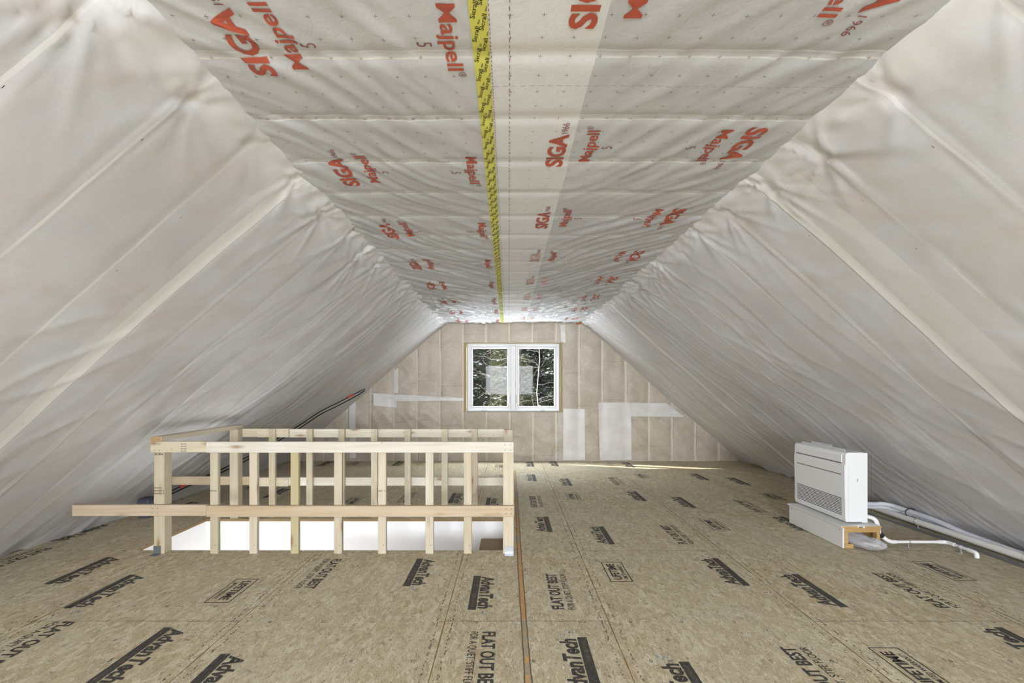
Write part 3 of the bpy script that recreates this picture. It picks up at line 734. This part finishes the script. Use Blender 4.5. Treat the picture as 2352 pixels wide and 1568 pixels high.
bare(.83, 13.0, 9, 31, 'slim pale birch trunk in the right pane', M_birch, .024, name='birch')
bare(.33, 14.2, 8, 33, 'thin dark sapling low in the right pane', M_bark, .04, nb=26)
bare(-.5, 13.2, 8, 35, 'bare sapling with frosted twigs in the left pane', M_bark, .02, nb=34)

# ---------------------------------------------------------------- guard rails of the stair opening
def board(name, a, b, M, par, nails=(), face=-1, stamps=()):
    mb = MB(); mb.box(a, b, 0, .003)
    yf = a[1]-.0008
    for nx_, nz_ in nails:
        r = .0035; mb.add([(nx_+math.cos(k*math.pi/4)*r, yf, nz_+math.sin(k*math.pi/4)*r) for k in range(8)], [tuple(range(8))], 1)
    for sx_, sz_, w, h in stamps:             # illegible lumber-stamp blocks
        rnd = random.Random(int(sx_*1000)); xx = sx_
        while xx < sx_+w:
            ww = rnd.uniform(.003,.008); 
            if rnd.random() < .8: mb.add([(xx,yf,sz_),(xx+ww,yf,sz_),(xx+ww,yf,sz_+h*rnd.uniform(.6,1)),(xx,yf,sz_+h*rnd.uniform(.5,1))], [(0,1,2,3)], 2)
            xx += ww+.003
    return mb.build(name, [M, M_screw, M_ink], par)
def nl(x0, x1, z0, z1): return [(x0, z0), (x1, z0), (x0, z1), (x1, z1)]
# front rail: posts Y 3.96-4.05, rails nailed on the camera side
YF = 3.96
fr_ = root('front_guard_rail', (-1.45, 3.98, 0), 'pale pine stud guard rail nearest the camera, along the front of the stair opening', 'railing')
fx = lambda px, Yd=YF: (px-1169)/F*Yd
board('post', (fx(353), YF, 0), (fx(353)+.089, YF+.089, .905), M_wz, fr_, stamps=[(fx(353)+.006,.822,.07,.018),(fx(353)+.004,.52,.078,.016),(fx(353)+.004,.497,.078,.016),(fx(353)+.004,.545,.06,.012)])
board('post', (fx(1155.4), YF, 0), (fx(1155.4)+.089, YF+.089, .905), M_walt, fr_)
balu = [(482,502),(572,593),(667,688),(767,786),(868,886.5),(977,995.5),(1065,1083.5)]
BM = [M_wz, M_walt, M_wyel, M_wz, M_walt, M_walt, M_wz]
for (a, b), m_ in zip(balu, BM):
    board('baluster', (fx(a), YF+.001, 0), (fx(a)+.0665, YF+.039, .90), m_, fr_, nails=[(fx(a)+.045,.07)], stamps=[(fx(a)+.005,.52,.05,.012)] if a in (482,868) else ())
YR = YF-.0385
zt = lambda py, Yd: 1.4-(py-885)/F*Yd
board('top_rail', (fx(345,YR), YR, .849), (fx(473,YR), YF, .939), M_wx, fr_, nails=nl(fx(354,YR), fx(366,YR), .868, .915)+[(fx(394,YR), .878)], stamps=[(fx(416,YR),.855+.02*k,.045,.010) for k in range(4)])
board('top_rail', (fx(473,YR), YR, .846), (fx(1180,YR), YF, .936), M_wwhite, fr_, nails=nl(fx(1160,YR), fx(1173,YR), .868, .914)+[(fx(877,YR), .93)])
board('middle_rail', (fx(165,YR), YR-.0, .325), (fx(473,YR), YF-.0005, .416), M_wtan, fr_, nails=nl(fx(350,YR), fx(362,YR), .348, .388))
board('middle_rail', (fx(473.3,YR), YR, .318), (fx(1181,YR), YF-.0005, .408), M_wtan, fr_, nails=nl(fx(1162.5,YR), fx(1174.5,YR), .345, .385)+[(fx(826,YR), .33)])
bk = MB(); bx0 = fx(353)-.0015; bk.box((bx0, YF-.003, 0), (bx0+.062, YF-.0, .068), 0, .001); bk.box((bx0, YF-.05, 0), (bx0+.062, YF-.003, .003), 0, .001)
bk.build('base_bracket', M_greymetal, fr_)['label'] = 'dark grey steel base bracket'
bx0 = fx(1159); bk = MB(); bk.box((bx0, YF-.003, 0), (bx0+.075, YF-.0, .062), 0, .001); bk.box((bx0, YF-.055, 0), (bx0+.075, YF-.003, .004), 0, .001)
for dx in (.015,.06): bk.tube([(bx0+dx, YF-.004, .045),(bx0+dx, YF-.008, .045)], .005, 0, 8)
bk.build('base_bracket', M_galv, fr_)['label'] = 'shiny galvanised steel base bracket'
# back rail
YB = 5.01
bx = lambda px, Yd=YB: (px-1169)/F*Yd
bkr = root('back_guard_rail', (-1.45, 5.05, 0), 'pale pine stud guard rail behind the stair opening, on the window side', 'railing')
board('post', (bx(527), YB, 0), (bx(527)+.089, YB+.089, .938), M_wz, bkr)
board('post', (bx(1158), YB, 0), (bx(1158)+.089, YB+.089, .935), M_walt, bkr)
for a in (617,703,776.5,852,929,1014,1083):
    Yb = YB+.05
    board('baluster', (bx(a,Yb), Yb, 0), (bx(a,Yb)+.0665, Yb+.038, .938), random.choice((M_wz, M_walt)), bkr, nails=[(bx(a,Yb)+.02,.905),(bx(a,Yb)+.045,.92),(bx(a,Yb)+.02,.39),(bx(a,Yb)+.045,.37)])
YBR = YB+.0885
board('top_rail', (bx(527,YBR), YBR, .848), (bx(665,YBR), YBR+.038, .938), M_wx, bkr)
board('top_rail', (bx(665.5,YBR), YBR, .844), (bx(1160,YBR)+.03, YBR+.038, .934), M_wwhite, bkr, nails=[(bx(p_,YBR),z_) for p_, z_ in ((873,.925),(990,.92),(1053,.905),(1100,.925),(1134,.865))])
board('middle_rail', (bx(395,YBR), YBR, .335), (bx(592,YBR), YBR+.038, .425), M_wtan, bkr)
board('middle_rail', (bx(592.5,YBR), YBR, .328), (bx(1160,YBR)+.03, YBR+.038, .416), M_wwhite, bkr)
for z_ in (.846, .322):
    board('splice_plate', (bx(592,YBR), YBR-.012, z_), (bx(663,YBR), YBR-.0005, z_+.093), M_wx, bkr, nails=nl(bx(599,YBR), bx(614,YBR), z_+.02, z_+.07)+nl(bx(637,YBR), bx(655,YBR), z_+.02, z_+.07))
lb = MB(); lb.box((-2.958, 3.93, .9395), (-2.869, 5.14, .9775), 0, .003)
lb.add([(-2.956,3.9295,.941),(-2.871,3.9295,.941),(-2.871,3.9295,.976),(-2.956,3.9295,.976)], [(0,1,2,3)], 1)
tag(lb.build('handrail_board', [M_wy, M_end], origin=(-2.9,4.5,.94)), 'single pale plank lying flat across the left ends of both guard rails', 'board')

# ---------------------------------------------------------------- cables and box at the foot of the left slope
M_cable = mat('black_cable', (.015,.015,.018), .45); M_redp = mat('red_connector', (.65,.05,.04), .4); M_dbox = mat('dark_blue_grey_plastic', (.10,.115,.15), .5)
Ls = math.hypot(3.0, ZC); nL = Vector((ZC/Ls, 0, -3.0/Ls))
def onleft(px, py, lift=.06):
    u, v = (px-1169)/F, (885-py)/F; Yd = (2.1555)/(v-.857*u); p = Vector((u*Yd, Yd, 1.4+v*Yd)); k = 1-lift/((Vector((0,0,1.4))-p).dot(nL)); return Vector((0,0,1.4))+(p-Vector((0,0,1.4)))*k
for off, lab in ((0, 'upper of two black cables drooping along the foot of the left slope'), (7, 'lower of two black cables drooping along the foot of the left slope')):
    P = [onleft(x, y+off*(.5 if i in (0,) else 1)) for i, (x, y) in enumerate(((838,893),(815,904),(775,925),(735,945),(690,975),(640,1005),(575,1045),(520,1072),(470,1095),(430,1110),(390,1129)))]
    mb = MB(); mb.tube(curve_pts(P, 5), .009, 0, 8); r = root('black_cable', P[5], lab, 'cable', 'black cables on the left slope')
    mb.build('cord', M_cable, r)
    if off == 0:
        for a, b in ((1, 2), (9, 10)):
            m2 = MB(); d = (P[b]-P[a])*.45; m2.tube([P[a]+d*.2, P[a]+d], .016, 0, 10); m2.build('connector', M_redp, r)['label'] = 'red connector'
db = MB(); db.box((-3.93,5.02,.0),(-3.80,5.16,.205),0,.02); db.box((-3.80,5.04,.12),(-3.74,5.12,.19),0,.01)
tag(db.build('junction_box', M_dbox, origin=(-3.86,5.09,0)), 'dark blue-grey plastic box at the foot of the left slope behind the rail', 'box')

# ---------------------------------------------------------------- heat pump on its crate
M_app = mat('white_appliance', (.88,.89,.89), .30); M_slot = mat('dark_slot', (.10,.10,.11), .5); M_grey = mat('grey_mark', (.35,.36,.37), .5); M_lgrey = mat('light_grey_plastic', (.68,.69,.70), .35)
M_melam = mat('white_board', (.80,.80,.77), .5); M_crate = wood('crate_wood', 0, (.56,.38,.17), (.44,.28,.11), knot=False)
UX0, UX1, UY0, UY1, UZ0, UZ1 = 2.925, 3.137, 4.15, 4.885, .212, .815
hp = root('heat_pump', (3.03, 4.52, UZ0), 'white floor-standing heat pump unit on a low white crate', 'heat pump')
def prism(mb, prof, y0, y1, mi=0, smooth=False):
    n = len(prof); vs = [(x, y, z) for y in (y0, y1) for x, z in prof]
    mb.add(vs, [tuple(range(n)), tuple(range(2*n-1, n-1, -1))]+[(i, n+i, n+(i+1)%n, (i+1)%n) for i in range(n)], mi)
cs = MB(); prism(cs, [(UX0+.014,UZ0),(UX0+.006,UZ0+.03),(UX0+.006,UZ1-.03),(UX0+.014,UZ1-.008),(UX0+.026,UZ1),(UX1-.055,UZ1),(UX1-.055,UZ0)], UY0, UY1)
cs.build('front_casing', M_app, hp)
cb = MB(); cb.box((UX1-.053,UY0+.012,UZ0-.012),(UX1,UY1-.012,UZ1-.004),0,.004); cb.build('back_casing', M_app, hp)
fpn = MB(); prism(fpn, [(UX0+.026,UZ0+.008),(UX0+.006,UZ0+.04),(UX0,UZ1-.13),(UX0+.002,UZ1-.108),(UX0+.02,UZ1-.105),(UX0+.03,UZ0+.03)], UY0+.003, UY1-.003); pn = fpn.build('front_panel', M_app, hp)
# dark groove across the panel + louvre grille
gv = MB(); gv.box((UX0-.0015,UY0+.045,UZ1-.200),(UX0+.004,UY1-.05,UZ1-.194),0,0); gv.build('groove', M_slot, pn)
gr = MB()
xf = lambda z: UX0+.006*(1-(z-UZ0-.04)/(UZ1-.13-UZ0-.04))
for k in range(11):
    z = UZ0+.048+k*.0145
    for j in range(6):
        y0 = UY0+.045+j*.1075; gr.box((xf(z)-.002, y0, z), (xf(z)+.004, y0+.103, z+.0055), 0, 0)
gr.build('intake_grille', M_slot, pn)['label'] = 'rows of dark horizontal intake slots'
up = MB(); prism(up, [(UX0+.001,UZ1-.092),(UX0+.002,UZ1-.035),(UX0+.012,UZ1-.006),(UX0+.045,UZ1+.002),(UX0+.045,UZ1-.09)], UY0+.045, UY1-.032); fpd = up.build('outlet_flap', M_app, hp)
sl = MB(); sl.box((UX0+.001,UY0+.045,UZ1-.100),(UX0+.02,UY1-.035,UZ1-.093),0,0); sl.build('outlet_slot', M_slot, hp)
vn = MB(); vn.box((UX0+.055,UY0+.08,UZ1),(UX0+.062,UY1-.04,UZ1+.018),0,.001); vn.box((UX0+.088,UY0+.30,UZ1),(UX0+.094,UY1-.14,UZ1+.032),0,.001); vn.build('raised_vane', M_lgrey, hp)
mk = MB(); mk.box((UX0+.105,UY0-.0012,UZ0+.35),(UX0+.108,UY0+.001,UZ0+.374),0,0); mk.box((UX0+.110,UY0-.0012,UZ0+.35),(UX0+.114,UY0+.001,UZ0+.374),0,0)
mk.box((UX0+.1045,UY0-.0010,UZ0+.349),(UX0+.1145,UY0+.001,UZ0+.352),0,0); mk.build('side_mark', M_grey, hp)
sd = MB(); sd.box((UX0+.032,UY0-.002,UZ0+.004),(UX0+.034,UY0+.002,UZ1-.11),0,0); sd.build('side_seam', M_lgrey, hp)
# crate
CX0, CX1, CY0, CY1 = 2.862, 3.185, 4.085, 4.865
ct = root('crate', ((CX0+CX1)/2, (CY0+CY1)/2, 0), 'low white-faced wooden crate with an open raw wood end, under the heat pump', 'crate')
m_ = MB(); m_.box((CX0, CY0, .004), (CX0+.014, CY1, .178), 0, .001)
for y_ in (CY0+.035, CY1-.045): m_.tube([(CX0+.001, y_, .155), (CX0-.001, y_, .155)], .004, 1, 8)
m_.build('face_board', [M_melam, M_screw], ct)
m_ = MB(); m_.box((CX0-.012, CY0-.006, .178), (CX0+.135, CY1+.012, .196), 0, .002); m_.box((CX0+.175, CY0-.006, .178), (CX1+.006, CY1+.012, .196), 0, .002); m_.box((CX0+.136, CY0+.03, .179), (CX0+.174, CY1, .194), 0, .001); m_.build('top_board', M_melam, ct)
m_ = MB(); m_.box((CX0-.008, CY0-.008, .1795), (CX0+.125, CY0-.006, .195), 0, 0); m_.box((CX0+.185, CY0-.008, .1795), (CX1+.004, CY0-.006, .195), 0, 0); m_.build('raw_edge', M_crate, ct)
for nm, a, b in (('end_beam', (CX0+.016,CY0,.140),(CX1,CY0+.05,.177)), ('end_stud', (CX0+.016,CY0,.042),(CX0+.05,CY0+.05,.1395)), ('end_stud', (CX1-.03,CY0,.002),(CX1,CY0+.05,.1395)), ('foot_block', (CX0+.016,CY0-.004,.002),(CX0+.092,CY0+.06,.0415)), ('back_board', (CX1-.018,CY0+.051,.002),(CX1,CY1,.177)), ('end_board', (CX0+.016,CY1-.03,.002),(CX1-.02,CY1,.177)), ('inner_block', (CX0+.2,CY0+.20,.002),(CX1-.02,CY0+.23,.14))):
    m_ = MB(); m_.box(a, b, 0, .002); m_.build(nm, M_crate, ct)
# crumpled clear bag half inside the crate
M_bag = bpy.data.materials.new('clear_plastic'); M_bag.use_nodes = True; nt = M_bag.node_tree; nt.nodes.clear()
out = nt.nodes.new('ShaderNodeOutputMaterial'); mx = nt.nodes.new('ShaderNodeMixShader'); tb = nt.nodes.new('ShaderNodeBsdfTransparent'); pb = nt.nodes.new('ShaderNodeBsdfPrincipled')
pb.inputs['Base Color'].default_value = (.80,.81,.84,1); pb.inputs['Roughness'].default_value = .12; mx.inputs[0].default_value = .42
nt.links.new(tb.outputs[0], mx.inputs[1]); nt.links.new(pb.outputs[0], mx.inputs[2]); nt.links.new(mx.outputs[0], out.inputs[0])
bgr = root('plastic_bag', (3.06, 4.10, 0), 'crumpled clear plastic bag of packaging poking out of the open crate end', 'bag')
bm = bmesh.new(); bmesh.ops.create_icosphere(bm, subdivisions=5, radius=1)
for v in bm.verts:
    c = v.co.copy(); k = 1+.20*N.noise(c*2.1)+.07*(1-min(1, abs(N.noise(c*4.3))*3))
    p = Vector((c.x*.085*k, c.y*.17*k, c.z*.052*k)); p.x += p.y*-.38; p.z += max(0, p.y)*.22
    v.co = p+Vector((3.045, 4.13, .056)); v.co.z = max(v.co.z, .003)
mb = MB(); mb.bm(bm, 0, None, True); bag_o = mb.build('bag_film', M_bag, bgr)
mb = MB(); mb.box((-.028,-.045,-.008),(.028,.045,.008),0,.001,Matrix.Translation((3.06,4.03,.055)) @ Matrix.Rotation(.5,4,'Z') @ Matrix.Rotation(.25,4,'Y')); mb.build('white_card', M_melam, bgr)
mb = MB(); mb.box((-.03,-.055,-.012),(.03,.055,.006),0,.004,Matrix.Translation((3.0,4.19,.05)) @ Matrix.Rotation(.8,4,'Z')); mb.build('grey_insert', M_grey, bgr)
mb = MB()                                     # printed label: text bars and a three-diamond mark
LM = Matrix.Translation((3.102,4.02,.082)) @ Matrix.Rotation(math.radians(72),4,'X') @ Matrix.Rotation(-.3,4,'Z')
mb.add([LM @ Vector(p) for p in ((-.034,-.03,0),(.034,-.03,0),(.034,.022,0),(-.034,.022,0))], [(0,1,2,3)], 0)
for k in range(4): mb.add([LM @ Vector(p) for p in ((-.03,.012-.008*k,.001),(-.008,.012-.008*k,.001),(-.008,.016-.008*k,.001),(-.03,.016-.008*k,.001))], [(0,1,2,3)], 1)
for a in (90, 210, 330):
    r_ = .006; d1 = Vector((math.cos(math.radians(a)), math.sin(math.radians(a)), 0)); d2 = Vector((-d1.y, d1.x, 0)); c0 = Vector((.02,.004,.001))
    mb.add([LM @ p for p in (c0, c0+d1*r_+d2*r_*.58, c0+d1*2*r_, c0+d1*r_-d2*r_*.58)], [(0,1,2,3)], 1)
mb.build('printed_label', [M_bag, M_black], bgr)

# scrap of orange foam where the ceiling meets the right slope at the far wall
M_or = mat('orange_foam', (.72,.22,.05), .7)
bm = bmesh.new(); bmesh.ops.create_icosphere(bm, subdivisions=3, radius=1)
for v in bm.verts: k = 1+.5*N.noise(v.co*2.3); v.co = Vector((v.co.x*.045*k, v.co.y*.02*k, v.co.z*.02*k))+Vector((1.285, 8.80, 2.545))
mb = MB(); mb.bm(bm, 0, None, True); tag(mb.build('foam_scrap', M_or, origin=(1.285,8.80,2.545)), 'small blob of orange foam at the far right corner of the ceiling', 'foam')

# ---------------------------------------------------------------- pipes
M_pvc = mat('white_pvc', (.84,.83,.79), .35); M_pvcb = mat('bright_white_hose', (.88,.88,.88), .4); M_lset = mat('insulated_line_set', (.72,.74,.80), .45); M_gcab = mat('dark_grey_sheath', (.16,.165,.18), .5); M_gins = mat('grey_insulation', (.52,.53,.55), .5)
t = NT(M_lset); w_ = t.n('ShaderNodeTexWave', wave_type='BANDS', bands_direction='Y'); w_.inputs['Scale'].default_value = 30; w_.inputs['Distortion'].default_value = 1.5; t.l(t.coord('Object'), w_.inputs['Vector']); t.bump(w_.outputs[0], .4, .003)
# large drain pipe along the foot of the right slope
lp = root('large_pipe', (4.02, 4.4, .06), 'thick white plastic pipe lying along the foot of the right slope', 'pipe')
mb = MB(); mb.tube([(4.02,5.32,.06),(4.02,4.4,.058),(4.02,2.2,.06)], .030, 0, 20); mb.build('pipe_run', M_pvc, lp)
mb = MB(); mb.tube([(4.02,3.70,.06),(4.02,3.55,.06)], .0345, 0, 20); mb.build('coupling', M_pvc, lp)
def clamp(par, x, y, z, r, axis):
    mb = MB(); R = Matrix.Rotation(0 if axis == 'X' else math.pi/2, 4, 'Z')
    P = [Vector((x,y,z))+R @ Vector((0, math.cos(a)*(r+.003), math.sin(a)*(r+.003))) for a in [2*math.pi*k/16 for k in range(17)]]
    mb.tube(P, .0035, 0, 6, False); mb.tube([(x,y,max(.002,z-r)), (x,y,.002)], .005, 0, 8); mb.tube([(x,y,.0005),(x,y,.004)], .018, 0, 12)
    for k in (-1,1): mb.tube([Vector((x,y,z))+R @ Vector((0,k*(r+.004),0)), Vector((x,y,z))+R @ Vector((0,k*(r+.014),0))], .004, 0, 8)
    mb.build('pipe_clamp', M_galv, par)
clamp(lp, 4.02, 4.68, .06, .031, 'Y')
# thin condensate pipe with elbows
cp = root('drain_pipe', (3.5, 4.12, .045), 'thin white condensate pipe on clamps leading from the crate to a down-turned elbow', 'pipe')
run = [(3.285,4.135,.055),(3.31,4.125,.047),(3.76,4.125,.047)]
mb = MB(); mb.tube([(3.30,4.125,.047),(3.76,4.12,.047)], .0125, 0, 16); mb.tube([(3.785,4.07,.047),(3.79,3.90,.045)], .0125, 0, 16); mb.build('pipe_run', M_pvcb, cp)
mb = MB(); mb.tube(curve_pts([(3.255,4.15,.085),(3.28,4.135,.06),(3.31,4.126,.048),(3.35,4.125,.047)], 5), .0165, 0, 16); mb.build('elbow', M_pvcb, cp)
mb = MB(); mb.tube(curve_pts([(3.715,4.122,.047),(3.765,4.118,.047),(3.782,4.09,.047),(3.785,4.045,.047)], 5), .0165, 0, 16); mb.build('elbow', M_pvcb, cp)
mb = MB(); mb.tube(curve_pts([(3.789,3.93,.045),(3.79,3.885,.044),(3.79,3.862,.036),(3.79,3.858,.004)], 5), .0165, 0, 16); mb.build('elbow', M_pvcb, cp)
clamp(cp, 3.46, 4.124, .047, .0135, 'X'); clamp(cp, 3.787, 3.99, .046, .0135, 'Y')
hs = root('drain_hose', (3.2, 4.17, .15), 'short white hose with a black tape collar curving down behind the crate', 'hose')
mb = MB(); mb.tube(curve_pts([(3.12,4.24,.235),(3.17,4.20,.243),(3.205,4.17,.225),(3.222,4.16,.17),(3.225,4.155,.125),(3.262,4.148,.078)], 6), .018, 0, 16); mb.build('hose_run', M_pvcb, hs)
mb = MB(); mb.tube(curve_pts([(3.223,4.158,.128),(3.238,4.153,.105),(3.256,4.149,.085)], 4), .0195, 0, 16); mb.build('tape_collar', M_cable, hs)
# twin insulated refrigerant lines
ls = root('line_set', (4.05, 4.5, .1), 'pair of white insulated refrigerant lines looping from the heat pump along the right slope', 'hose')
A = [(3.15,4.80,.33),(3.22,4.86,.40),(3.42,4.95,.30),(3.75,5.02,.16),(3.95,5.00,.155),(4.03,4.85,.135),(4.055,4.55,.12),(4.075,4.25,.08),(4.085,4.0,.065),(4.085,3.6,.055),(4.085,2.3,.05)]
B = [(3.15,4.84,.27),(3.26,4.92,.32),(3.45,5.0,.24),(3.75,5.08,.12),(3.98,5.06,.11),(4.07,4.88,.10),(4.105,4.55,.08),(4.12,4.25,.05),(4.125,4.0,.045),(4.13,3.6,.045),(4.13,2.3,.04)]
for P in (A, B): mb = MB(); mb.tube(curve_pts(P, 7), .023, 0, 14); mb.build('insulated_tube', M_lset, ls)
mb = MB(); R = [Vector((4.05,4.80,.118))+Vector((math.cos(a)*.054, 0, math.sin(a)*.044)) for a in [2*math.pi*k/20 for k in range(21)]]; mb.tube(R, .004, 0, 6, False); mb.build('cable_tie', M_cable, ls)
# grey cables on the floor beneath the pipe
for i, lab in enumerate(('grey cable on the floor beside the thick white pipe, nearer the wall', 'grey cable on the floor under the camera side of the thick white pipe')):
    P = [(3.9+.03*i,5.2,.01),(3.955-.03*i,4.8,.01),(3.96-.025*i,4.4,.01),(3.975-.02*i,4.0,.01),(3.965-.02*i,3.5,.01),(3.97-.02*i,2.4,.01)]
    mb = MB(); mb.tube(curve_pts(P, 6), .006, 0, 8); tag(mb.build('grey_cable', M_gcab, origin=P[2]), lab, 'cable', 'grey cables by the thick pipe')

for o in list(bpy.data.objects):
    if '_o' in o: del o['_o']
